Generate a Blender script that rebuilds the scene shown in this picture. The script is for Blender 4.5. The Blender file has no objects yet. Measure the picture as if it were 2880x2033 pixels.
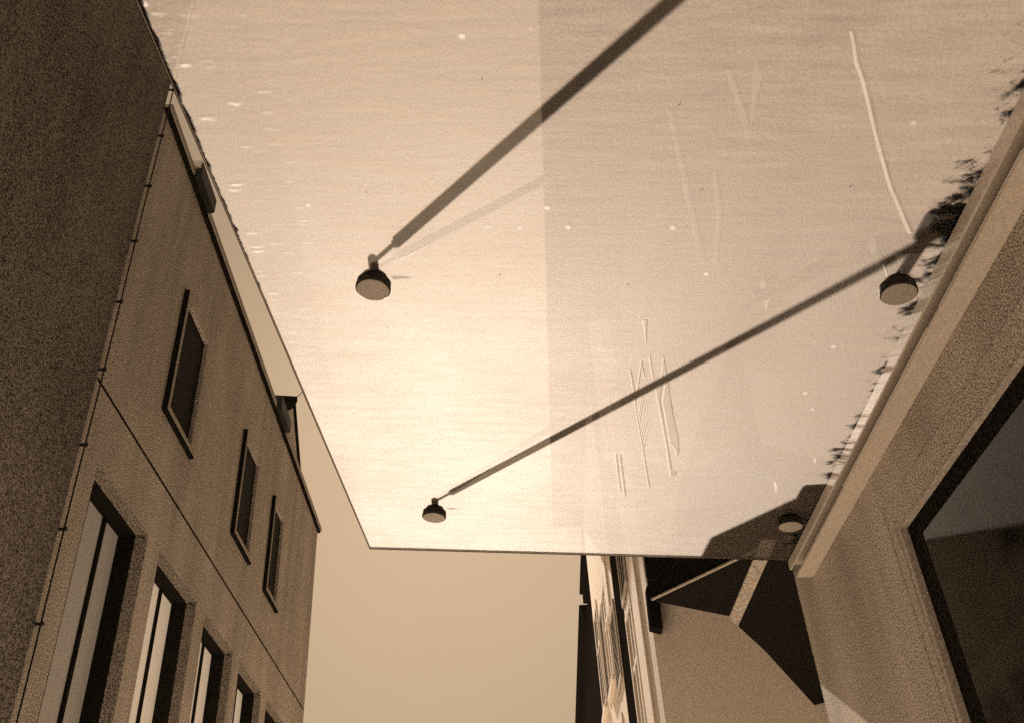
import bpy, math, random
from mathutils import Vector, Matrix
random.seed(7)
S = bpy.context.scene
COL = S.collection

# ------------------------------------------------------------------ camera
cam_d = bpy.data.cameras.new('camera')
cam_d.sensor_width = 36.0
cam_d.lens = 32.29
cam_d.clip_start = 0.05
cam_d.clip_end = 5000
cam = bpy.data.objects.new('camera', cam_d)
COL.objects.link(cam)
Rt = Vector((0.997, 0.048, -0.052)).normalized()
Fw = Vector((-0.009, 0.817, 0.576)).normalized()
Rt = (Rt - Fw * Rt.dot(Fw)).normalized()
Up = Rt.cross(Fw)
M = Matrix((Rt, Up, -Fw)).transposed().to_4x4()
M.translation = Vector((0, 0, 1.6))
cam.matrix_world = M
S.camera = cam

# ------------------------------------------------------------------ world and sun
SUN_EL, SUN_AZ = math.radians(31.2), math.radians(-4.8)
w = bpy.data.worlds.new('World')
S.world = w
w.use_nodes = True
nt = w.node_tree
nt.nodes.clear()
sky = nt.nodes.new('ShaderNodeTexSky')
sky.sky_type = 'NISHITA'
sky.sun_disc = False
sky.sun_elevation = SUN_EL
sky.sun_rotation = SUN_AZ
sky.dust_density = 3.0
bw = nt.nodes.new('ShaderNodeRGBToBW')
pw = nt.nodes.new('ShaderNodeMath'); pw.operation = 'POWER'; pw.inputs[1].default_value = 0.30
cn = nt.nodes.new('ShaderNodeTexNoise'); cn.inputs['Scale'].default_value = 2.2; cn.inputs['Detail'].default_value = 3
cr = nt.nodes.new('ShaderNodeMapRange'); cr.inputs['To Min'].default_value = 0.90; cr.inputs['To Max'].default_value = 1.10
mu = nt.nodes.new('ShaderNodeMath'); mu.operation = 'MULTIPLY'
tint = nt.nodes.new('ShaderNodeMixRGB'); tint.blend_type = 'MULTIPLY'; tint.inputs[0].default_value = 1.0
tint.inputs[2].default_value = (1.0, 0.71, 0.45, 1)
bg = nt.nodes.new('ShaderNodeBackground'); bg.inputs['Strength'].default_value = 0.131
wo = nt.nodes.new('ShaderNodeOutputWorld')
tc = nt.nodes.new('ShaderNodeTexCoord')
L = nt.links.new
L(sky.outputs[0], bw.inputs[0]); L(bw.outputs[0], pw.inputs[0])
L(tc.outputs['Generated'], cn.inputs['Vector']); L(cn.outputs['Fac'], cr.inputs['Value'])
L(pw.outputs[0], mu.inputs[0]); L(cr.outputs[0], mu.inputs[1])
L(mu.outputs[0], tint.inputs[1]); L(tint.outputs[0], bg.inputs[0]); L(bg.outputs[0], wo.inputs[0])

sd = Vector((math.sin(SUN_AZ) * math.cos(SUN_EL), math.cos(SUN_AZ) * math.cos(SUN_EL), math.sin(SUN_EL)))
sl = bpy.data.lights.new('sun', 'SUN')
sl.energy = 5.0
sl.angle = math.radians(0.5)
sl.color = (1.0, 0.82, 0.66)
so = bpy.data.objects.new('sun', sl)
COL.objects.link(so)
so.rotation_euler = sd.to_track_quat('Z', 'Y').to_euler()
so.location = (-2, 20, 14)

S.view_settings.view_transform = 'Standard'
S.view_settings.look = 'None'
S.view_settings.gamma = 1.0
S.view_settings.exposure = 0.75
S.render.engine = 'CYCLES'
S.cycles.max_bounces = 10
S.cycles.transparent_max_bounces = 16
S.cycles.volume_bounces = 1
S.cycles.use_denoising = False   # keeps a photographic grain

# ------------------------------------------------------------------ materials
def new_mat(name):
    m = bpy.data.materials.new(name); m.use_nodes = True
    t = m.node_tree
    b = t.nodes['Principled BSDF']
    return m, t, b

def stipple(name, dark, light, scale=90, contrast=0.5, rough=0.95, bump=0.25, patch=0.25, spec=0.1, patch_scale=1.3, streak=0.0):
    """rough-cast plaster / painted surface: fine two-tone grain over broad uneven patches"""
    m, t, b = new_mat(name)
    N = t.nodes.new; K = t.links.new
    c = N('ShaderNodeTexCoord')
    n1 = N('ShaderNodeTexNoise'); n1.inputs['Scale'].default_value = scale; n1.inputs['Detail'].default_value = 4; n1.inputs['Roughness'].default_value = 0.7
    n2 = N('ShaderNodeTexNoise'); n2.inputs['Scale'].default_value = patch_scale; n2.inputs['Detail'].default_value = 5
    r = N('ShaderNodeMapRange'); r.inputs['From Min'].default_value = 0.5 - 0.5 * (1 - contrast) * 0.6 - .02; r.inputs['From Max'].default_value = 0.5 + 0.5 * (1 - contrast) * 0.6 + .02
    add = N('ShaderNodeMath'); add.operation = 'MULTIPLY_ADD'; add.inputs[1].default_value = patch; add.inputs[2].default_value = -patch * 0.5
    a2 = N('ShaderNodeMath'); a2.operation = 'ADD'; a2.use_clamp = True
    mx = N('ShaderNodeMixRGB'); mx.inputs[1].default_value = (*dark, 1); mx.inputs[2].default_value = (*light, 1)
    K(c.outputs['Object'], n1.inputs['Vector']); K(c.outputs['Object'], n2.inputs['Vector'])
    K(n1.outputs['Fac'], r.inputs['Value']); K(n2.outputs['Fac'], add.inputs[0])
    src = r.outputs[0]
    if streak:
        mp = N('ShaderNodeMapping'); mp.inputs['Scale'].default_value = (2.6, 2.6, 0.30); K(c.outputs['Object'], mp.inputs['Vector'])
        n3 = N('ShaderNodeTexNoise'); n3.inputs['Scale'].default_value = 1.4; n3.inputs['Detail'].default_value = 6; n3.inputs['Roughness'].default_value = 0.6; K(mp.outputs[0], n3.inputs['Vector'])
        rs = N('ShaderNodeMapRange'); rs.inputs['From Min'].default_value = 0.35; rs.inputs['From Max'].default_value = 0.62; rs.inputs['To Min'].default_value = -streak; rs.inputs['To Max'].default_value = 0.04; K(n3.outputs['Fac'], rs.inputs['Value'])
        a3 = N('ShaderNodeMath'); a3.operation = 'ADD'; K(r.outputs[0], a3.inputs[0]); K(rs.outputs[0], a3.inputs[1]); src = a3.outputs[0]
    K(src, a2.inputs[0]); K(add.outputs[0], a2.inputs[1]); K(a2.outputs[0], mx.inputs[0])
    K(mx.outputs[0], b.inputs['Base Color'])
    bp = N('ShaderNodeBump'); bp.inputs['Strength'].default_value = bump; bp.inputs['Distance'].default_value = 0.01
    K(n1.outputs['Fac'], bp.inputs['Height']); K(bp.outputs[0], b.inputs['Normal'])
    b.inputs['Roughness'].default_value = rough
    b.inputs['Specular IOR Level'].default_value = spec
    return m

def T(v):  # neutral-warm grey of given albedo
    return (v, v * 0.90, v * 0.78)

MAT = dict(
    highlight=stipple('white_highlight', T(1.0), (1, 1, 1), 90, 0.3, bump=0.0),
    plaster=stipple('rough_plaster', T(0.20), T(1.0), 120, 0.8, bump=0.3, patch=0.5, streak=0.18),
    plaster_dim=stipple('vignetted_plaster', T(0.05), T(0.46), 120, 0.8, bump=0.3, patch=0.5, streak=0.2),  # darker copy of the plaster; vignette at the left edge put into the colour
    band=stipple('plaster_band', T(0.16), T(0.6), 90, 0.6),
    groove=stipple('groove', T(0.02), T(0.08), 60, 0.5),
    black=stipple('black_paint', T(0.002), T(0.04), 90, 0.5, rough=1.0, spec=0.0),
    blackmetal=stipple('dark_metal', T(0.008), T(0.035), 200, 0.5, rough=0.5, spec=0.3),
    coping=stipple('coping_metal', T(0.3), T(0.62), 90, 0.4, rough=0.6),
    darkglass=stipple('dark_pane', T(0.002), T(0.05), 90, 0.6, rough=0.6, spec=0.05, bump=0.05),
    reflect_pane_dim=stipple('dim_pane_reflection', T(0.22), T(0.55), 110, 0.5, bump=0.1),
    reflect_pane=stipple('pane_reflection', T(0.6), T(0.95), 110, 0.3, bump=0.1),
    framepale=stipple('pale_frame', T(0.30), T(0.7), 110, 0.5),
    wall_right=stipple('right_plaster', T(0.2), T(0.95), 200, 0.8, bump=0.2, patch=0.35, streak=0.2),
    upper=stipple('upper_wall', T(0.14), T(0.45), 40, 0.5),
    trimpaint=stipple('door_trim', T(0.16), T(0.86), 220, 0.8, bump=0.1),
    chan=stipple('channel_metal', T(0.5), T(0.85), 160, 0.3, rough=0.5, spec=0.4, bump=0.05),
    steel=stipple('brushed_steel', T(0.25), T(0.6), 250, 0.4, rough=0.4, spec=0.5, bump=0.05),
    rod=stipple('dark_steel', T(0.012), T(0.05), 250, 0.4, rough=0.5, spec=0.2, bump=0.05),
    pale=stipple('pale_render', T(0.45), T(0.95), 45, 0.45, patch=0.5, patch_scale=0.8),
    pale2=stipple('old_render', T(0.72), T(1.0), 60, 0.5, patch=0.9, patch_scale=1.0),
    white=stipple('white_paint', T(0.75), T(0.97), 60, 0.3, spec=0.3),
    slat=stipple('shutter_slats', T(0.35), T(0.75), 60, 0.3),
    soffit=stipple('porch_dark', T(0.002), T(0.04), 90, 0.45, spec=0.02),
    beam=stipple('porch_beam', T(0.3), T(0.95), 90, 0.6),
    tile=stipple('roof_tile', T(0.005), T(0.04), 20, 0.5, rough=1.0, spec=0.0),
    ground=stipple('street_stone', T(0.58), T(0.80), 3, 0.2, patch=0.2, bump=0.0),
    paving=stipple('paving', T(0.58), T(0.80), 5, 0.2, patch=0.2, bump=0.0),
)

def glass_material():
    m = bpy.data.materials.new('milky_glass'); m.use_nodes = True
    t = m.node_tree; t.nodes.clear()
    N = t.nodes.new; K = t.links.new
    out = N('ShaderNodeOutputMaterial')
    c = N('ShaderNodeTexCoord')
    sep = N('ShaderNodeSeparateXYZ'); K(c.outputs['Object'], sep.inputs[0])
    # broad film, streaked across the pane
    mp = N('ShaderNodeMapping'); mp.inputs['Scale'].default_value = (2.0, 14.0, 1.0); K(c.outputs['Object'], mp.inputs['Vector'])
    n1 = N('ShaderNodeTexNoise'); n1.inputs['Scale'].default_value = 3.0; n1.inputs['Detail'].default_value = 6; n1.inputs['Roughness'].default_value = 0.65
    K(mp.outputs[0], n1.inputs['Vector'])
    n2 = N('ShaderNodeTexNoise'); n2.inputs['Scale'].default_value = 260; n2.inputs['Detail'].default_value = 3; K(c.outputs['Object'], n2.inputs['Vector'])
    n3 = N('ShaderNodeTexNoise'); n3.inputs['Scale'].default_value = 2.2; n3.inputs['Detail'].default_value = 4; K(c.outputs['Object'], n3.inputs['Vector'])
    def math_(op, a, b=None, clamp=False):
        q = N('ShaderNodeMath'); q.operation = op; q.use_clamp = clamp
        for i, v in enumerate((a, b)):
            if v is None: continue
            if isinstance(v, (int, float)): q.inputs[i].default_value = v
            else: K(v, q.inputs[i])
        return q.outputs[0]
    def rng(v, a, b, c_=0.0, d=1.0):
        q = N('ShaderNodeMapRange'); K(v, q.inputs['Value'])
        q.inputs['From Min'].default_value = a; q.inputs['From Max'].default_value = b
        q.inputs['To Min'].default_value = c_; q.inputs['To Max'].default_value = d
        return q.outputs[0]
    base = 0.62
    f = math_('ADD', rng(n1.outputs['Fac'], 0.3, 0.7, -0.07, 0.07), rng(n2.outputs['Fac'], 0.3, 0.7, -0.05, 0.05))
    f = math_('ADD', f, rng(n3.outputs['Fac'], 0.3, 0.7, -0.05, 0.05))
    f = math_('ADD', f, base)
    # dried splashes near the free edge: small rings and blobs, elongated across the pane
    mp2 = N('ShaderNodeMapping'); mp2.inputs['Scale'].default_value = (9.0, 30.0, 1.0); K(c.outputs['Object'], mp2.inputs['Vector'])
    wob = N('ShaderNodeTexNoise'); wob.inputs['Scale'].default_value = 5; wob.inputs['Detail'].default_value = 4; K(mp2.outputs[0], wob.inputs['Vector'])
    wm = N('ShaderNodeMixRGB'); wm.blend_type = 'ADD'; wm.inputs[0].default_value = 0.35; K(mp2.outputs[0], wm.inputs[1]); K(wob.outputs['Color'], wm.inputs[2])
    vo = N('ShaderNodeTexVoronoi'); vo.inputs['Scale'].default_value = 1.6; K(wm.outputs[0], vo.inputs['Vector'])
    drop = rng(vo.outputs['Distance'], 0.10, 0.30, 1.0, 0.0)
    sel = N('ShaderNodeSeparateXYZ'); K(vo.outputs['Color'], sel.inputs[0])
    drop = math_('MULTIPLY', drop, rng(sel.outputs[0], 0.35, 0.65))
    edge = rng(sep.outputs['X'], -0.56, -0.25, 1.0, 0.06)
    edge = math_('MULTIPLY', edge, edge)
    blot = math_('MULTIPLY', drop, edge)
    # scattered round specks of lime over the whole pane
    v2 = N('ShaderNodeTexVoronoi'); v2.inputs['Scale'].default_value = 14; K(c.outputs['Object'], v2.inputs['Vector'])
    s2 = N('ShaderNodeSeparateXYZ'); K(v2.outputs['Color'], s2.inputs[0])
    sp = math_('MULTIPLY', rng(v2.outputs['Distance'], 0.05, 0.12, 1.0, 0.0), rng(s2.outputs[1], 0.72, 0.8))
    blot = math_('MAXIMUM', blot, sp, True)
    f = math_('ADD', f, math_('MULTIPLY', blot, 0.2), True)
    tr = N('ShaderNodeBsdfTransparent')
    tl = N('ShaderNodeBsdfTranslucent'); cg_ = N('ShaderNodeMixRGB'); cg_.inputs[1].default_value = (0.44, 0.36, 0.285, 1); cg_.inputs[2].default_value = (0.68, 0.565, 0.455, 1)
    K(math_('ADD', rng(n1.outputs['Fac'], 0.3, 0.7, 0.0, 0.5), rng(n2.outputs['Fac'], 0.35, 0.65, 0.0, 0.5), True), cg_.inputs[0])
    cb_ = N('ShaderNodeMixRGB'); cb_.inputs[2].default_value = (1.0, 0.98, 0.94, 1); K(blot, cb_.inputs[0]); K(cg_.outputs[0], cb_.inputs[1]); K(cb_.outputs[0], tl.inputs['Color'])
    df = N('ShaderNodeBsdfDiffuse'); df.inputs['Color'].default_value = (0.25, 0.22, 0.18, 1)
    film = N('ShaderNodeMixShader'); film.inputs[0].default_value = 0.12; K(tl.outputs[0], film.inputs[1]); K(df.outputs[0], film.inputs[2])
    m1 = N('ShaderNodeMixShader'); K(f, m1.inputs[0]); K(tr.outputs[0], m1.inputs[1]); K(film.outputs[0], m1.inputs[2])
    # black moss and dirt gathered along the wall edge
    mp3 = N('ShaderNodeMapping'); mp3.inputs['Scale'].default_value = (13.0, 19.0, 1.0); K(c.outputs['Object'], mp3.inputs['Vector'])
    n4 = N('ShaderNodeTexNoise'); n4.inputs['Scale'].default_value = 1.6; n4.inputs['Detail'].default_value = 9; n4.inputs['Roughness'].default_value = 0.72; K(mp3.outputs[0], n4.inputs['Vector'])
    n5 = N('ShaderNodeTexNoise'); n5.inputs['Scale'].default_value = 3.1; n5.inputs['Detail'].default_value = 2; K(c.outputs['Object'], n5.inputs['Vector'])
    g = rng(sep.outputs['X'], 0.80, 0.95, 0.0, 0.46)
    gm = math_('ADD', math_('ADD', n4.outputs['Fac'], g), rng(n5.outputs['Fac'], 0.35, 0.65, -0.10, 0.10))
    gm = rng(gm, 0.88, 0.97)
    # thin crust on the free edge
    ge = rng(sep.outputs['X'], -0.622, -0.604, 1.0, 0.0)
    nearer = rng(sep.outputs['Y'], 1.0, 2.4, 1.0, 0.25)
    ge = math_('MULTIPLY', ge, nearer)
    ge = rng(math_('ADD', n4.outputs['Fac'], math_('MULTIPLY', ge, 0.6)), 0.86, 0.90)
    # black grains
    v3 = N('ShaderNodeTexVoronoi'); v3.inputs['Scale'].default_value = 30; K(c.outputs['Object'], v3.inputs['Vector'])
    s3 = N('ShaderNodeSeparateXYZ'); K(v3.outputs['Color'], s3.inputs[0])
    gr = math_('MULTIPLY', rng(v3.outputs['Distance'], 0.05, 0.08, 1.0, 0.0), rng(s3.outputs[0], 0.93, 0.95))
    smu = None
    for yy in (1.662, 2.897):
        ay = rng(math_('ABSOLUTE', math_('SUBTRACT', sep.outputs['Y'], yy)), 0.0, 0.014, 1.0, 0.0)
        ax = math_('MULTIPLY', rng(sep.outputs['X'], -0.30, -0.285), rng(sep.outputs['X'], -0.275, -0.20, 1.0, 0.0))
        q_ = math_('MULTIPLY', ay, ax)
        smu = q_ if smu is None else math_('MAXIMUM', smu, q_)
    smu = math_('MULTIPLY', rng(math_('ADD', n4.outputs['Fac'], smu), 0.85, 1.2), 0.5)
    dm = math_('MAXIMUM', math_('MAXIMUM', gm, ge), math_('MAXIMUM', gr, smu), True)
    dk = N('ShaderNodeBsdfDiffuse'); dk.inputs['Color'].default_value = (0.012, 0.012, 0.010, 1)
    m2 = N('ShaderNodeMixShader'); K(dm, m2.inputs[0]); K(m1.outputs[0], m2.inputs[1]); K(dk.outputs[0], m2.inputs[2])
    K(m2.outputs[0], out.inputs['Surface'])
    # top face and hidden faces: clear, same volume
    m_b = bpy.data.materials.new('clear_face'); m_b.use_nodes = True
    t2 = m_b.node_tree; t2.nodes.clear()
    o2 = t2.nodes.new('ShaderNodeOutputMaterial'); tb = t2.nodes.new('ShaderNodeBsdfTransparent')
    v4 = t2.nodes.new('ShaderNodeVolumeScatter'); v4.inputs['Density'].default_value = GV; v4.inputs['Anisotropy'].default_value = GA; v4.inputs['Color'].default_value = (1, 1, 1, 1)
    t2.links.new(tb.outputs[0], o2.inputs['Surface'])
    m_i = m_b.copy()
    gl = t2.nodes.new('ShaderNodeBsdfGlossy'); gl.inputs['Roughness'].default_value = 0.03; gl.inputs['Color'].default_value = (0.4, 0.4, 0.4, 1)
    lw = t2.nodes.new('ShaderNodeFresnel'); lw.inputs['IOR'].default_value = 1.45
    m3 = t2.nodes.new('ShaderNodeMixShader'); t2.links.new(lw.outputs[0], m3.inputs[0]); t2.links.new(tb.outputs[0], m3.inputs[1]); t2.links.new(gl.outputs[0], m3.inputs[2]); t2.links.new(m3.outputs[0], o2.inputs['Surface']); m_i.name = 'hazy_interlayer'
    i3 = m_i.node_tree
    va = i3.nodes.new('ShaderNodeVolumeAbsorption'); va.inputs['Color'].default_value = (0, 0, 0, 1); va.inputs['Density'].default_value = 30.0
    ad = i3.nodes.new('ShaderNodeAddShader')
    i3.links.new([q for q in i3.nodes if q.type == 'VOLUME_SCATTER'][0].outputs[0], ad.inputs[0]); i3.links.new(va.outputs[0], ad.inputs[1])
    i3.links.new(ad.outputs[0], [q for q in i3.nodes if q.type == 'OUTPUT_MATERIAL'][0].inputs['Volume'])
    return m, m_b, m_i
GV, GA = 30.0, 0.70

# ------------------------------------------------------------------ mesh helpers
class MB:
    def __init__(s): s.v = []; s.f = []; s.mi = []
    def add(s, vs, fs, mi=0):
        o = len(s.v); s.v += [Vector(p) for p in vs]
        for f in fs: s.f.append([i + o for i in f]); s.mi.append(mi)
        return s
    def box(s, x0, x1, y0, y1, z0, z1, mi=0):
        return s.add([(x0,y0,z0),(x1,y0,z0),(x1,y1,z0),(x0,y1,z0),(x0,y0,z1),(x1,y0,z1),(x1,y1,z1),(x0,y1,z1)],
                     [(0,3,2,1),(4,5,6,7),(0,1,5,4),(1,2,6,5),(2,3,7,6),(3,0,4,7)], mi)
    def prism(s, pts, axis, a, b, mi=0):
        """extrude a polygon; axis 'x','y','z' is the extrusion axis, pts in the other two (in order)"""
        n = len(pts); vs = []
        for t in (a, b):
            for p in pts:
                vs.append({'x': (t, p[0], p[1]), 'y': (p[0], t, p[1]), 'z': (p[0], p[1], t)}[axis])
        fs = [tuple(range(n))[::-1], tuple(range(n, 2 * n))] + [(i, (i + 1) % n, n + (i + 1) % n, n + i) for i in range(n)]
        return s.add(vs, fs, mi)
    def tube(s, pts, r, seg=12, mi=0):
        rs = r if isinstance(r, (list, tuple)) else [r] * len(pts)
        pts = [Vector(p) for p in pts]; rings = []; prev = None
        for i, p in enumerate(pts):
            d = (pts[min(i + 1, len(pts) - 1)] - pts[max(i - 1, 0)]).normalized()
            if prev is None:
                u = d.cross(Vector((0, 0, 1)));
                if u.length < 1e-3: u = d.cross(Vector((0, 1, 0)))
            else: u = prev - d * prev.dot(d)
            u.normalize(); v = d.cross(u); prev = u
            rings.append([p + (u * math.cos(2*math.pi*k/seg) + v * math.sin(2*math.pi*k/seg)) * rs[i] for k in range(seg)])
        vs = [q for rg in rings for q in rg]; fs = []
        for i in range(len(rings) - 1):
            for k in range(seg):
                fs.append((i*seg+k, i*seg+(k+1)%seg, (i+1)*seg+(k+1)%seg, (i+1)*seg+k))
        fs.append(tuple(range(seg))[::-1]); fs.append(tuple(range((len(rings)-1)*seg, len(rings)*seg)))
        return s.add(vs, fs, mi)
    def lathe(s, o, ax, prof, seg=48, mi=0):
        """prof: (height along ax, radius)"""
        ax = Vector(ax).normalized(); o = Vector(o)
        return s.tube2([(o + ax * h, r) for h, r in prof], ax, seg, mi)
    def tube2(s, pr, ax, seg, mi):
        u = ax.cross(Vector((0, 1, 0.01))).normalized(); v = ax.cross(u); vs = []; fs = []
        for p, r in pr:
            vs += [p + (u * math.cos(2*math.pi*k/seg) + v * math.sin(2*math.pi*k/seg)) * max(r, 1e-5) for k in range(seg)]
        for i in range(len(pr) - 1):
            for k in range(seg): fs.append((i*seg+k, i*seg+(k+1)%seg, (i+1)*seg+(k+1)%seg, (i+1)*seg+k))
        fs.append(tuple(range(seg))[::-1]); fs.append(tuple(range((len(pr)-1)*seg, len(pr)*seg)))
        return s.add(vs, fs, mi)
    def build(s, name, mats, parent=None, world=False, smooth=False, bevel=0):
        me = bpy.data.meshes.new(name)
        inv = parent_inv(parent) if (parent is not None and world) else Matrix()
        me.from_pydata([inv @ v for v in s.v], [], s.f)
        for m in (mats if isinstance(mats, (list, tuple)) else [mats]): me.materials.append(m)
        me.polygons.foreach_set('material_index', s.mi)
        me.update()
        import bmesh
        bm = bmesh.new(); bm.from_mesh(me); bmesh.ops.recalc_face_normals(bm, faces=bm.faces)
        if bevel: bmesh.ops.bevel(bm, geom=bm.edges[:], offset=bevel, segments=1, affect='EDGES', clamp_overlap=True)
        bm.to_mesh(me); bm.free()
        if smooth: me.polygons.foreach_set('use_smooth', [True] * len(me.polygons))
        o = bpy.data.objects.new(name, me); COL.objects.link(o)
        if parent is not None: o.parent = parent
        return o
def parent_inv(p):
    m = Matrix.Rotation(p.rotation_euler[2], 4, 'Z'); m.translation = p.location
    if p.parent: m = parent_inv(p.parent).inverted() @ m
    return m.inverted()
def tag(o, label=None, cat=None, group=None, kind=None):
    for k, v in (('label', label), ('category', cat), ('group', group), ('kind', kind)):
        if v: o[k] = v
    return o
def empty(name, loc, rz=0, parent=None):
    o = bpy.data.objects.new(name, None); COL.objects.link(o)
    o.location = loc; o.rotation_euler = (0, 0, rz); o.empty_display_size = 0.2
    if parent is not None: o.parent = parent
    return o

# ------------------------------------------------------------------ ground
g = MB(); g.add([(-3000,-3000,0),(3000,-3000,0),(3000,3000,0),(-3000,3000,0)], [(0,1,2,3)])
tag(g.build('ground', MAT['ground']), kind='structure')
g = MB(); g.box(0.15, 1.0, -3, 60, 0.0, 0.12)
tag(g.build('pavement', MAT['paving']), kind='structure')

# ------------------------------------------------------------------ left side of the alley
LA = math.radians(3.784)
Ldir = Vector((-math.sin(LA), math.cos(LA), 0)); Ln = Vector((math.cos(LA), math.sin(LA), 0))
L0 = Ln * -2.003
# local frame: x = out of the wall towards the alley, y = along the alley, z = up
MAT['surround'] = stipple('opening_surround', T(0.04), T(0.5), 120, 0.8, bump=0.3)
for k_, e_ in (('reflect_pane', .16), ('reflect_pane_dim', .05)):
    b_ = MAT[k_].node_tree.nodes['Principled BSDF']; b_.inputs['Emission Color'].default_value = (1, .78, .55, 1); b_.inputs['Emission Strength'].default_value = e_  # sky reflection in the panes put in as pale colour and weak glow
plain = empty('plaster_house', (L0.x, L0.y, 0), LA)
tag(plain, 'plaster townhouse with three slim black upper windows and deep ground floor openings, left side', 'house')
S0, S1, ZT = 4.10, 10.77, 6.66
GFO = [(4.44 + 1.125 * i, 5.15 + 1.125 * i) for i in range(6)]     # inner ground floor openings
GZ = 4.05
UPW = [(5.055, 5.715, 4.885, 5.88), (6.95, 7.61, 4.895, 5.88), (8.235, 8.845, 4.91, 5.89)]
wall = MB(); sur = MB()
# wall built as strips around the openings (front face at x=0, 0.35 thick)
D = -0.45
zj = 4.485
wall.box(D, 0, S0, S1, GZ + 0.045, zj - 0.006)                     # above ground floor openings
wall.box(D, -0.012, S0, S1 - .01, zj - 0.006, zj + 0.006)          # groove
jn = MB(); jn.box(-0.0115, 0.0015, S0 + .02, S1 - .02, zj - 0.009, zj + 0.008)
jn.build('joint_line', MAT['black'], plain)
prev = S0
for a, b in GFO:                                                    # piers, with splayed edges
    a0, b0 = a - 0.09, b + 0.09
    if a0 > prev: wall.box(D, 0, prev, a0, 0, GZ + 0.045)
    # splayed reveal: sides and head slope back 4 cm
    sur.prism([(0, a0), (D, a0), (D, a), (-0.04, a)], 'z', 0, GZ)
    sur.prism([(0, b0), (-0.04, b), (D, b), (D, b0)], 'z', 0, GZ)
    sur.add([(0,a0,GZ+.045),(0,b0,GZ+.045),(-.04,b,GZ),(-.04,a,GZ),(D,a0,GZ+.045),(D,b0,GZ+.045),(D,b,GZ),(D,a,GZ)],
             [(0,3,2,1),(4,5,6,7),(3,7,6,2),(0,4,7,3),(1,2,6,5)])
    prev = b0
wall.box(D, 0, prev, S1, 0, GZ + 0.045)
# storey above
prev = S0
for a, b, z0, z1 in UPW:
    wall.box(D, 0, prev, a, zj + 0.006, ZT); wall.box(D, 0, a, b, zj + 0.006, z0); wall.box(D, 0, a, b, z1, ZT); prev = b
wall.box(D, 0, prev, S1, zj + 0.006, ZT)
wall.box(-6, D, S0, S1, 0, ZT)
wall.build('wall', MAT['plaster'], plain)
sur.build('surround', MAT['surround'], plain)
cp = MB()
for a, b in ((4.12, 4.55), (4.55, 7.6), (7.6, S1 + 0.05)):
    cp.box(-0.4, 0.042, a + .002, b, ZT + 0.028, ZT + 0.075)
cp.build('coping', MAT['coping'], plain)
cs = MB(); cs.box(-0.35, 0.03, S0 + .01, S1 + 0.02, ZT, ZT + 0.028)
cs.build('shadow_line', MAT['black'], plain)  # black strip paints in the shadow line under the coping
for i, (a, b) in enumerate(GFO[:5]):
    r_ = MB()   # black lining of the opening: head, jambs
    r_.box(-0.143, -0.04, a + .002, b - .002, GZ - 0.006, GZ - 0.001)
    r_.box(-0.143, -0.04, b - 0.006, b - 0.001, 0.3, GZ - 0.006)
    r_.box(-0.143, -0.04, a + 0.001, a + 0.006, 0.3, GZ - 0.006)
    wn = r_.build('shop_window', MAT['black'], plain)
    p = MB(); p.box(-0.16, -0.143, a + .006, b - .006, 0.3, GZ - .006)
    p.build('pane', MAT['reflect_pane_dim'] if i == 0 else MAT['reflect_pane'], wn)
    q = MB(); c = a + (0.455 if i == 0 else 0.43) ; q.box(-0.143, -0.128, c - 0.018, c + 0.018, 0.3, GZ - .006)
    q.build('mullion', MAT['black'], wn)
for a, b, z0, z1 in UPW:
    p = MB(); p.box(-0.06, -0.03, a + .002, b - .002, z0 + .002, z1 - .002)
    wn = p.build('window', MAT['darkglass'], plain)
    fr = MB(); e = 0.032; wd = 0.045
    fr.box(-0.03, e, a, a + wd, z0, z1); fr.box(-0.03, e, a + wd, b, z0, z0 + wd)
    fr.build('frame', MAT['black'], wn)
    bd = MB(); bd.box(e, e + 0.004, a + .016, a + wd + .004, z0 + .016, z1 - .01); bd.box(e, e + 0.004, a + wd + .004, b - .005, z0 + .016, z0 + wd + .004)
    bd.build('bead', MAT['framepale'], wn)
# roof edge boxes: rainwater outlets standing on the coping
for k, (a, b, lab) in enumerate(((4.72, 5.12, 'larger dark box on the parapet nearest the corner'), (7.85, 8.36, 'smaller dark box on the parapet beside the gable'))):
    bx = MB(); bx.box(-0.15, 0.085, a, b, ZT + 0.02, ZT + 0.16)
    o = bx.build('parapet_box', MAT['blackmetal'], plain, bevel=0.006); o['label'] = lab
    if k == 0:
        c_ = MB(); c_.box(-0.05, 0.078, a - 0.02, a - .001, ZT + 0.09, ZT + 0.155); c_.build('end_cap', MAT['chan'], o)

# darker taller building nearer the camera
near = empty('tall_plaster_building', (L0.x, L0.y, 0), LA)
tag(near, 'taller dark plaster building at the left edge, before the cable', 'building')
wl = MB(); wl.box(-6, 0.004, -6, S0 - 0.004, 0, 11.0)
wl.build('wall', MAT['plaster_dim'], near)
# lightning conductor with clips
cd = empty('lightning_conductor', tuple(L0 + Ldir * 4.10 + Ln * 0.03), LA)
tag(cd, 'thin dark cable with clips running down the corner of the left wall', 'cable')
cb = MB(); zs = [0.2 + 0.4 * i for i in range(32)]
cb.tube([(0, 0.004 * math.sin(z * 3), z) for z in zs], 0.0045, 8)
cb.build('cable', MAT['blackmetal'], cd)
for i in range(24):
    z = 5.926 - 0.4655 * (i - 10)
    if z < 0.5 or z > 12.5: continue
    c_ = MB(); c_.lathe((-0.026, 0, z), (1, 0, 0), [(0, 0.008), (0.02, 0.008), (0.028, 0.012), (0.034, 0.012), (0.040, 0.006)], 12)
    c_.build('clip', MAT['blackmetal'], cd)

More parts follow.
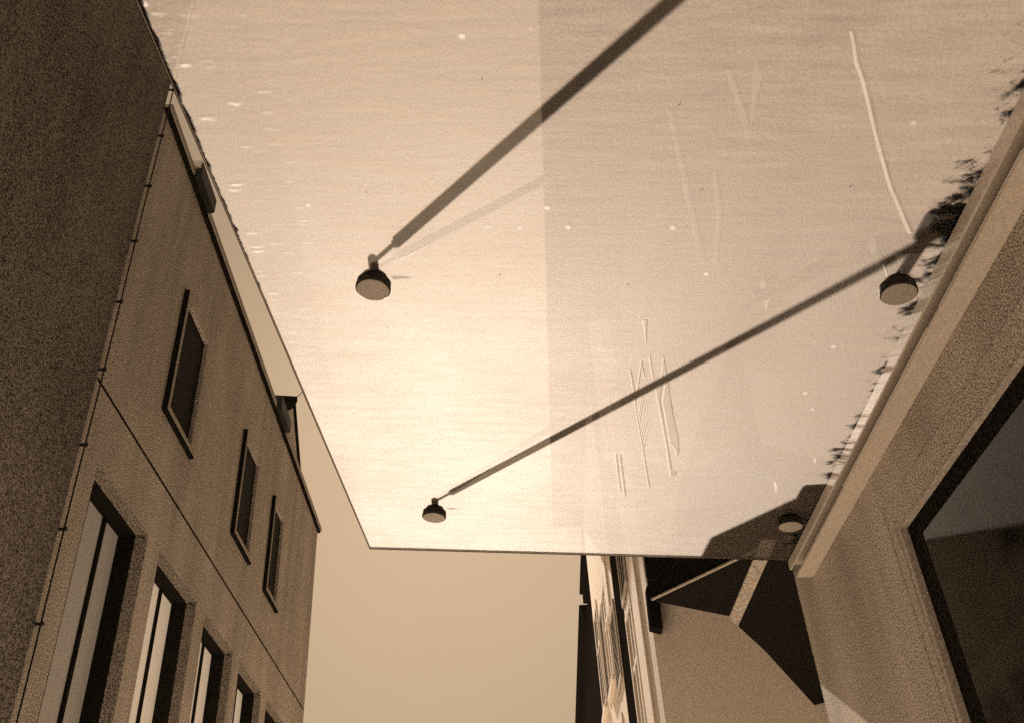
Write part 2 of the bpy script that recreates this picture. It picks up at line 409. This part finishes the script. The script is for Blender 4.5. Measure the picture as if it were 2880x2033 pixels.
# gabled house behind the parapet
gb = empty('gabled_house', (L0.x, L0.y, 0), LA)
tag(gb, 'small gabled house with serrated dark tile edge peeping over the left parapet', 'house')
gw = MB(); gw.prism([(10.95, 0), (10.95, 8.80), (12.15, 9.55), (13.3, 8.55), (13.3, 0)], 'x', -4.5, -0.8)
gw.build('wall', MAT['plaster'], gb)
rf = MB()
rf.prism([(10.6, 8.66), (12.2, 9.68), (12.2, 9.60), (10.66, 8.6)], 'x', -4.6, -0.74)
rf.prism([(10.66, 8.60), (12.2, 9.60), (12.0, 9.35), (11.1, 8.62)], 'x', -0.8, -0.73)
rf.prism([(12.2, 9.60), (12.2, 9.68), (13.65, 8.40), (13.6, 8.28)], 'x', -4.6, -0.775)
n_t = 9
for i in range(n_t):
    y = 12.2 + 1.42 * (i + 0.15) / n_t; z = 9.68 - 1.25 * (i + 0.15) / n_t
    rf.prism([(y, z - 0.02), (y + .02, z + 0.05), (y + 0.15, z - 0.06), (y + 0.14, z - 0.16)], 'x', -4.6, -0.785)
rf.build('roof', MAT['tile'], gb)
wv = MB(); wv.tube([(-0.8, 12.1, 9.5), (0.3, 13.2, 12.0)], 0.006, 6)
o = wv.build('stay_wire', MAT['blackmetal'], gb)

# ------------------------------------------------------------------ right building with the doorway
XW = 1.007
rb = empty('entrance_building', (XW, 0, 0))
tag(rb, 'plaster building with a framed dark doorway under the glass canopy, right side', 'building')
DY0, DY1, DZ = 0.75, 2.357, 2.618
wl = MB()
wl.box(XW, XW + .5, DY1, 3.46, 0, DZ); wl.box(XW, XW + .5, -4, DY0, 0, DZ); wl.box(XW, XW + .5, -4, 3.46, DZ, 2.915)
wl.box(XW + .5, 5, -4, 3.46, 0, 7.15)
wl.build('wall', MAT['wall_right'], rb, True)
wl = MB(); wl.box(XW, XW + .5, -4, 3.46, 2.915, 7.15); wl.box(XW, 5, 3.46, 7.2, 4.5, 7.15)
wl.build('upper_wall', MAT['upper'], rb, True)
ev = MB(); ev.box(0.32, 5, -4.5, 7.22, 7.15, 7.29); ev.box(0.30, .32, -4.5, 7.22, 7.13, 7.32)
ev.build('eave', MAT['soffit'], rb, True)
dr = MB(); tw = 0.084    # flat surround: head and jambs, lightly rebated
X1 = XW - 0.004
dr.prism([(DY1, DZ), (DY1 + tw, DZ + tw), (DY1 + tw, 0), (DY1, 0)], 'x', X1, XW + .02)
dr.prism([(DY1, DZ), (DY1 + tw, DZ + tw), (DY0 - tw, DZ + tw), (DY0, DZ)], 'x', X1, XW + .02)
dr.prism([(DY0, DZ), (DY0 - tw, DZ + tw), (DY0 - tw, 0), (DY0, 0)], 'x', X1, XW + .02)
fr = dr.build('door_frame', MAT['trimpaint'], rb, True)
bd = MB()
bd.box(X1 - .003, X1, DY1 + .030, DY1 + .036, 0, DZ + .033); bd.box(X1 - .003, X1, DY1 + tw - .003, DY1 + tw + .001, 0, DZ + tw)
bd.box(X1 - .004, XW + .012, DY1 - .003, DY1, 0, DZ)
bd.box(X1 - .004, XW + .012, DY0, DY1 - .003, DZ - .003, DZ)
bd.build('bead', MAT['framepale'], fr, True)
dl = MB(); dl.box(XW + .012, XW + .06, DY0, DY1, 0.0, DZ)
door = dl.build('door', MAT['black'], rb, True)
m_dg, t_, b_ = new_mat('door_glass')
b_.inputs['Base Color'].default_value = (0.004, 0.004, 0.0035, 1); b_.inputs['Roughness'].default_value = 0.06; b_.inputs['Specular IOR Level'].default_value = 0.5
b_.inputs['IOR'].default_value = 1.45
nz = t_.nodes.new('ShaderNodeTexNoise'); nz.inputs['Scale'].default_value = 6
rr = t_.nodes.new('ShaderNodeMapRange'); rr.inputs['To Min'].default_value = .03; rr.inputs['To Max'].default_value = .10
t_.links.new(nz.outputs['Fac'], rr.inputs['Value']); t_.links.new(rr.outputs[0], b_.inputs['Roughness'])
pg = MB(); pg.box(XW + .006, XW + .012, DY0 + .10, DY1 - .10, 0.3, DZ - .06)
pg.build('glass', m_dg, door, True)
hd = MB(); hd.tube([(XW - .05, DY0 + .2, 0.9), (XW - .05, DY0 + .2, 1.4)], .012)
hd.tube([(XW - .05, DY0 + .2, 0.95), (XW + .006, DY0 + .2, 0.95)], .008); hd.tube([(XW - .05, DY0 + .2, 1.35), (XW + .006, DY0 + .2, 1.35)], .008)
hd.build('handle', MAT['steel'], door, True)

# ------------------------------------------------------------------ glass canopy
canopy = empty('glass_canopy', (XW, 1.6, 2.83))
tag(canopy, 'milky glass canopy hung from steel tie rods over the doorway', 'canopy')
K_ = 0.103
TA = math.atan(K_)
ox = Vector((-math.cos(TA), 0, math.sin(TA))); nn_ = Vector((math.sin(TA), 0, math.cos(TA)))
E0 = Vector((0.946, 0, 2.9))
def G(u, y, h=0.0): return E0 + ox * u + Vector((0, y, 0)) + nn_ * h
UW = (0.946 + 0.6225) / math.cos(TA)
GT = 0.0115
mg, mgb, mgi = glass_material()
edge_dark = stipple('glass_edge', T(0.01), T(0.10), 300, 0.5, rough=.4)
edge_pale = stipple('glass_interlayer', T(0.4), T(0.8), 300, 0.4, rough=.4)
gp = MB()
Y0, Y1 = -1.6, 3.243
hs = [0, 0.0035, 0.008, GT]
ring = lambda h: [G(-0.05, Y0, h), G(UW, Y0, h), G(UW, Y1, h), G(-0.05, Y1, h)]
vs = [p for h in hs for p in ring(h)]
fs = [(0, 1, 2, 3), (12, 15, 14, 13)]; mi = [1, 0]
for k in range(3):
    for i in range(4):
        j = (i + 1) % 4
        fs.append((k*4+i, k*4+j, (k+1)*4+j, (k+1)*4+i)); mi.append(3 if k == 1 else 2)
gp.add(vs, fs); gp.mi = mi
inv0 = Matrix()
go = gp.build('glass_pane', [mg, mgb, edge_dark, edge_pale])
go.parent = canopy; go.matrix_parent_inverse = Matrix.Translation(-canopy.location)   # keeps world coordinates for the stains
il = MB(); h0, h1_ = 0.0035, 0.008
il.add([G(-0.04, Y0 + .01, h0), G(UW - .004, Y0 + .01, h0), G(UW - .004, Y1 - .004, h0), G(-0.04, Y1 - .004, h0),
        G(-0.04, Y0 + .01, h1_), G(UW - .004, Y0 + .01, h1_), G(UW - .004, Y1 - .004, h1_), G(-0.04, Y1 - .004, h1_)],
       [(0,3,2,1),(4,5,6,7),(0,1,5,4),(1,2,6,5),(2,3,7,6),(3,0,4,7)])
il.build('interlayer', mgi, canopy, True)

# pale sheets added in place of light slivers and a curved light streak on the glass (outlines as distance from the wall edge, y)
SLIVERS = [[(0.563, 2.077), (0.555, 2.088), (0.528, 2.244), (0.497, 2.392), (0.488, 2.464), (0.491, 2.495), (0.504, 2.445), (0.519, 2.425), (0.562, 2.187), (0.563, 2.11)], [(0.588, 2.11), (0.581, 2.11), (0.498, 2.583), (0.487, 2.59), (0.483, 2.612), (0.499, 2.631), (0.532, 2.426), (0.58, 2.165)], [(0.579, 1.965), (0.568, 2.015), (0.555, 2.088), (0.558, 2.088), (0.572, 2.041), (0.57, 2.176), (0.579, 2.121), (0.577, 2.046)], [(0.663, 2.028), (0.659, 2.028), (0.636, 2.167), (0.635, 2.224)], [(0.635, 1.991), (0.63, 1.996), (0.634, 2.161), (0.637, 2.161)], [(0.633, 1.991), (0.618, 2.068), (0.621, 2.074), (0.634, 2.006)], [(0.635, 2.224), (0.633, 2.224), (0.598, 2.442), (0.557, 2.709), (0.563, 2.71), (0.602, 2.442)], [(0.642, 1.817), (0.631, 1.816), (0.626, 1.922), (0.628, 1.908)], [(0.615, 1.966), (0.613, 1.966), (0.6, 2.036), (0.592, 2.089), (0.596, 2.081), (0.608, 2.016)], [(0.681, 2.486), (0.675, 2.485), (0.649, 2.741), (0.655, 2.734)], [(0.669, 2.488), (0.662, 2.492), (0.632, 2.764), (0.638, 2.773)], [(0.619, 2.302), (0.617, 2.161), (0.615, 2.161), (0.617, 2.302)], [(0.623, 2.271), (0.622, 2.139), (0.62, 2.139), (0.621, 2.271)], [(0.613, 2.351), (0.609, 2.195), (0.608, 2.195), (0.612, 2.351)], [(0.609, 2.383), (0.602, 2.235), (0.601, 2.235), (0.607, 2.383)], [(0.605, 2.409), (0.597, 2.277), (0.595, 2.277), (0.603, 2.409)], [(0.598, 2.442), (0.59, 2.313), (0.589, 2.313), (0.596, 2.442)]]
FAINT = [[(0.544, 1.075), (0.533, 1.073), (0.482, 1.194), (0.476, 1.239), (0.476, 1.251), (0.504, 1.171)], [(0.494, 1.059), (0.486, 1.059), (0.476, 1.087), (0.474, 1.233), (0.477, 1.22), (0.487, 1.126)], [(0.641, 1.161), (0.63, 1.167), (0.568, 1.397), (0.512, 1.605), (0.527, 1.605), (0.582, 1.389)], [(0.534, 1.322), (0.526, 1.322), (0.5, 1.435), (0.485, 1.605), (0.497, 1.605), (0.508, 1.455)]]
ARC = [(0.344, 0.996), (0.33, 1.027), (0.319, 1.06), (0.297, 1.1), (0.269, 1.162), (0.238, 1.231), (0.209, 1.293), (0.174, 1.365), (0.135, 1.431), (0.117, 1.464), (0.095, 1.501), (0.087, 1.501), (0.11, 1.463), (0.128, 1.431), (0.167, 1.365), (0.202, 1.293), (0.232, 1.231), (0.262, 1.162), (0.29, 1.1), (0.312, 1.06), (0.324, 1.028), (0.338, 0.996)]
def light_sliver_mat(name, op, col):
    m = bpy.data.materials.new(name); m.use_nodes = True; t = m.node_tree; t.nodes.clear()
    o = t.nodes.new('ShaderNodeOutputMaterial'); a = t.nodes.new('ShaderNodeBsdfTransparent'); b = t.nodes.new('ShaderNodeBsdfTranslucent'); mx = t.nodes.new('ShaderNodeMixShader')
    b.inputs[0].default_value = (col, col, col * .97, 1)
    c = t.nodes.new('ShaderNodeTexCoord'); n = t.nodes.new('ShaderNodeTexNoise'); n.inputs['Scale'].default_value = 12; n.inputs['Detail'].default_value = 5
    r = t.nodes.new('ShaderNodeMapRange'); r.inputs['From Min'].default_value = .3; r.inputs['From Max'].default_value = .7; r.inputs['To Min'].default_value = op * .7; r.inputs['To Max'].default_value = op
    k = t.links.new; k(c.outputs['Object'], n.inputs['Vector']); k(n.outputs['Fac'], r.inputs['Value']); k(r.outputs[0], mx.inputs[0])
    k(a.outputs[0], mx.inputs[1]); k(b.outputs[0], mx.inputs[2]); k(mx.outputs[0], o.inputs[0])
    return m
fm_b, fm_f, fm_a = light_sliver_mat('bright_light_sliver', 1.0, 1.0), light_sliver_mat('faint_light_sliver', .2, .95), light_sliver_mat('curved_light_streak', .8, .98)
for grp, mt in ((SLIVERS, fm_b), (FAINT, fm_f), ([ARC], fm_a)):
    for q in grp:
        m = MB(); n = len(q); h = GT + .0003
        m.add([G(u, y, h) for u, y in q], [tuple(range(n))])
        m.build('light_sliver', mt, canopy, True)

# U channel on the wall, open towards the alley
ch = MB(); CY0, CY1 = -1.6, 3.225
ch.box(0.940, 1.005, CY0, CY1 + .02, 2.886, 2.894)         # top flange under the glass
ch.box(0.934, 0.940, CY0, CY1 + .02, 2.866, 2.898)         # its lip
ch.prism([(CY0, 0), (CY1 - .012, 0), (CY1, .012), (CY1, .062), (CY0, .062)], 'z', 2.828, 2.836)
for i in range(len(ch.v) - 10, len(ch.v)):
    v = ch.v[i]; ch.v[i] = Vector((0.944 + v.y, v.x, v.z))
wc_ = ch.build('wall_channel', MAT['chan'], canopy, True)
wb = MB(); wb.box(0.985, 1.006, CY0, CY1 - .004, 2.8365, 2.8855); wb.build('web', MAT['band'], wc_, True)
sb = MB(); sb.box(0.9445, 0.9475, 1.74, 2.53, 2.8362, 2.8395); sb.box(0.9445, 0.9475, 1.2, 1.66, 2.8362, 2.8385); o_ = sb.build('highlight_line', MAT['highlight'], wc_, True)  # white strips added for the bright line of light along the channel

# point fixings
FY = [0.43, 1.665, 2.900]
def fixing(u, y, name):
    c0 = G(u, y, 0)
    m = MB(); m.lathe(c0, -nn_, [(0.001, 0.0405), (0.0135, 0.0405), (0.0142, 0.0418), (0.0215, 0.0418), (0.0245, 0.039)], 48)
    o = m.build('cap', MAT['rod'], canopy, True)
    f_ = MB(); f_.lathe(c0 - nn_ * 0.0245, -nn_, [(0.0, 0.0388), (0.0015, 0.036), (0.002, 0.001)], 48); f_.build('face_plate', MAT['steel'], o, True)
    t = MB(); t.lathe(G(u, y, GT), nn_, [(0.0005, 0.030), (0.003, 0.030), (0.004, 0.014), (0.02, 0.0105)], 40)
    t.build('washer', MAT['rod'], o, True)
    return o
UO = (0.946 + 0.334) / math.cos(TA); UI = (0.946 - 0.874) / math.cos(TA)
RS = 0.606   # rise of the rods per metre towards the wall
for y in FY:
    fixing(UO, y, 'outer'); fixing(UI, y, 'inner')
    c0 = G(UO, y, GT + 0.014)
    px = Vector((c0.x, y, c0.z + 0.020))
    clv = MB()
    clv.box(c0.x - .011, c0.x + .011, y - .011, y - .004, c0.z - .005, c0.z + .022); clv.box(c0.x - .011, c0.x + .011, y + .004, y + .011, c0.z - .005, c0.z + .022)
    clv.lathe((px.x, y - .014, px.z), (0, 1, 0), [(0.002, .010), (.004, .0115), (.024, .0115), (.026, .010)], 20)
    rd = Vector((1, 0, RS)).normalized()
    L_ = (XW - px.x) / rd.x
    rod = MB()
    rod.tube([px, px + rd * 0.065], 0.0045, 12)
    rod.tube([px + rd * 0.060, px + rd * 0.067, px + rd * 0.067001, px + rd * (L_ - .09)], [.008, .008, .0112, .0112], 16)
    rod.tube([px + rd * (L_ - .09), px + rd * (L_ - .02)], 0.008, 12)
    o = rod.build('tie_rod', MAT['rod'], canopy, True)
    clv.build('clevis', MAT['rod'], o, True)
    e = px + rd * L_
    wp = MB(); wp.box(e.x - .012, e.x - .001, y - .04, y + .04, e.z - .06, e.z + .06); wp.box(e.x - .06, e.x - .012, y - .006, y + .006, e.z - .03, e.z + .02)
    wp.build('wall_plate', MAT['rod'], o, True)
    # wall-side arm carrying the inner fixing
    c1 = G(UI, y, GT)
    arm = MB(); arm.tube([c1 + Vector((0, 0, .001)), c1 + Vector((0.004, 0, .10))], [.015, .016], 20)
    arm.tube([(c1.x - .022, y, c1.z + .115), (c1.x - .016, y, c1.z + .115), (XW - .012, y, c1.z + .115)], [.020, .025, .025], 24)
    arm.box(XW - .012, XW - .001, y - .06, y + .06, c1.z + .04, c1.z + .19)
    arm.build('bracket', MAT['rod'], canopy, True)

# ------------------------------------------------------------------ dark angular porch roof beyond the canopy
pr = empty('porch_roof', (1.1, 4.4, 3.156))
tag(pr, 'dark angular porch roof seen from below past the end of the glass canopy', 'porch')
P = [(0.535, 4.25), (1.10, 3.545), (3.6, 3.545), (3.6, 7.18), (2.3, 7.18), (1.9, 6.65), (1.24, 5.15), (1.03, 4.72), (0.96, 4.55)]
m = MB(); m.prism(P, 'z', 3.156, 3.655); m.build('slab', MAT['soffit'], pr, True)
tr_ = MB(); d = Vector((0.565, -0.705, 0)).normalized(); nrm = Vector((d.y, -d.x, 0))
a = Vector((0.548, 4.238, 0)) ; b = a + d * 0.66
qs = [(p.x, p.y) for p in (a + nrm * .001, b + nrm * .001, b + nrm * .013, a + nrm * .013)]
tr_.prism(qs, 'z', 3.150, 3.158); tr_.build('edge_trim', MAT['chan'], pr, True)
bm_ = MB(); bm_.prism([(0.955, 3.62), (1.02, 3.62), (1.02, 4.70), (0.955, 4.545)], 'z', 3.150, 3.1555); bm_.build('beam', MAT['beam'], pr, True)

# ------------------------------------------------------------------ houses further along the right side
XF = 0.9
def shutter(par, y0, y1, z0, z1, n):
    m = MB(); m.box(XF - .006, XF - .001, y0, y1, z0, z1)
    o = m.build('shutter', MAT['groove'], par, True)
    s = MB()
    e = .05
    s.box(XF - .022, XF - .006, y0, y0 + e, z0, z1); s.box(XF - .022, XF - .006, y1 - e, y1, z0, z1)
    s.box(XF - .022, XF - .006, y0 + e, y1 - e, z0, z0 + e); s.box(XF - .022, XF - .006, y0 + e, y1 - e, z1 - e, z1)
    for i in range(n):
        z = z0 + e + (z1 - z0 - 2 * e) * (i + .5) / n
        s.prism([(XF - .020, z - .02), (XF - .017, z - .025), (XF - .007, z + .018), (XF - .010, z + .023)], 'y', y0 + e, y1 - e)
    s.build('slats', MAT['slat'], o, True)
def townwindow(par, y0, y1, z0, z1, glass='darkglass'):
    m = MB(); m.box(XF - .004, XF - .001, y0, y1, z0, z1)
    o = m.build('window', MAT[glass], par, True)
    f = MB(); t = .07
    f.box(XF - .018, XF - .001, y0 - t, y0, z0 - t, z1 + t); f.box(XF - .018, XF - .001, y1, y1 + t, z0 - t, z1 + t)
    f.box(XF - .018, XF - .001, y0, y1, z0 - t, z0); f.box(XF - .018, XF - .001, y0, y1, z1, z1 + t)
    f.box(XF - .012, XF - .004, (y0 + y1) / 2 - .025, (y0 + y1) / 2 + .025, z0, z1)
    f.box(XF - .011, XF - .004, y0, (y0 + y1) / 2 - .025, z0 + (z1 - z0) * .62, z0 + (z1 - z0) * .62 + .05)
    f.box(XF - .011, XF - .004, (y0 + y1) / 2 + .025, y1, z0 + (z1 - z0) * .62, z0 + (z1 - z0) * .62 + .05)
    f.build('frame', MAT['white'], o, True)
    s = MB(); s.box(XF - .05, XF - .001, y0 - .15, y1 + .15, z0 - .15, z0 - .075); s.build('sill', MAT['white'], o, True)
h2 = empty('shuttered_house', (XF, 7.25, 0))
tag(h2, 'pale shuttered house whose white pilaster rises right beside the dark porch roof', 'house')
m = MB(); m.box(XF, 6, 7.25, 9.40, 0, 8.5); m.build('wall', MAT['pale'], h2, True)
m = MB(); m.prism([(.90, 7.247), (2.35, 5.9), (6, 5.9), (6, 7.247)], 'z', 0, 4.45); m.build('side_wall', MAT['pale2'], h2, True)
m = MB(); m.box(XF - .022, XF - .001, 7.82, 8.16, 0, 8.45); m.box(XF - .014, XF - .001, 8.20, 8.42, 0, 8.45); m.build('pilaster', MAT['white'], h2, True)
m = MB(); m.box(XF - .006, XF - .001, 8.161, 8.199, 0, 8.45); m.build('pilaster_groove', MAT['groove'], h2, True)  # dark strip standing for the groove between the pilaster bands
shutter(h2, 8.62, 9.36, 4.96, 6.5, 16)
townwindow(h2, 8.60, 9.2, 3.35, 4.75, 'framepale')
townwindow(h2, 8.60, 9.2, 0.9, 2.4)
m = MB(); m.box(0.37, 6, 7.24, 9.42, 8.5, 8.67); m.build('roof', MAT['tile'], h2, True)
hs_ = empty('recessed_stairwell', (XF, 9.9, 0))
tag(hs_, 'narrow dark recessed house front between the two pale houses', 'house')
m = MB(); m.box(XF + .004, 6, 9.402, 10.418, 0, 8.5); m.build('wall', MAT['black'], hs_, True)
m = MB(); m.box(0.37, 6, 9.43, 10.40, 8.5, 8.65); m.build('roof', MAT['tile'], hs_, True)
h1 = empty('weathered_house', (XF, 12.5, 0))
tag(h1, 'weathered pale house with white framed windows and hatched shutters, second along the right row', 'house')
m = MB(); m.box(XF, 6, 10.42, 14.9, 0, 8.5); m.build('wall', MAT['pale2'], h1, True)
m = MB(); m.box(XF - .022, XF - .001, 11.02, 11.45, 5.6, 8.45); m.build('pilaster', MAT['white'], h1, True)
townwindow(h1, 11.65, 12.45, 5.0, 6.15, 'framepale')
shutter(h1, 10.50, 11.30, 4.6, 5.5, 12)
townwindow(h1, 13.7, 14.5, 5.2, 6.6, 'darkglass')
shutter(h1, 12.55, 13.2, 5.0, 6.2, 12)
townwindow(h1, 11.2, 12.0, 2.4, 4.3, 'darkglass')
townwindow(h1, 13.5, 14.3, 2.4, 4.3, 'darkglass')
m = MB(); m.box(0.37, 6, 10.42, 14.92, 8.5, 8.66); m.build('roof', MAT['tile'], h1, True)
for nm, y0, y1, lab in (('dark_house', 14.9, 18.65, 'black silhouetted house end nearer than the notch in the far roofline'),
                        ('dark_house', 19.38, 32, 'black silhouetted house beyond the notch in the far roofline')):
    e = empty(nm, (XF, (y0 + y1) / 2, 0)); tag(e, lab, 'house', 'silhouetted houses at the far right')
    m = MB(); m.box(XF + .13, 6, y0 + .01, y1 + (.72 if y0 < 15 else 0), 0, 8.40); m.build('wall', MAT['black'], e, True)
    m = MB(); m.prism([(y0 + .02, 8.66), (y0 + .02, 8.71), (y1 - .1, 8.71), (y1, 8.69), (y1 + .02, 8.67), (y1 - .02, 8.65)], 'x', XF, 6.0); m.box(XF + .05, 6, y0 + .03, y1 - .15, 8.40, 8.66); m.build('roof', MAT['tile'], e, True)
# dark box-like fitting at the corner of the shuttered house
lm = empty('corner_fitting', (0.9, 7.2, 3.9))
tag(lm, 'dark box lantern fixed to the house corner below the porch tip', 'fitting')
m = MB(); m.prism([(0.865, 3.98), (0.955, 3.95), (0.97, 4.30), (0.875, 4.30)], 'y', 7.05, 7.19); m.build('body', MAT['black'], lm, True)
m = MB(); m.tube([(0.91, 7.19, 4.25), (0.91, 7.25, 4.25)], .015); m.build('arm', MAT['blackmetal'], lm, True)
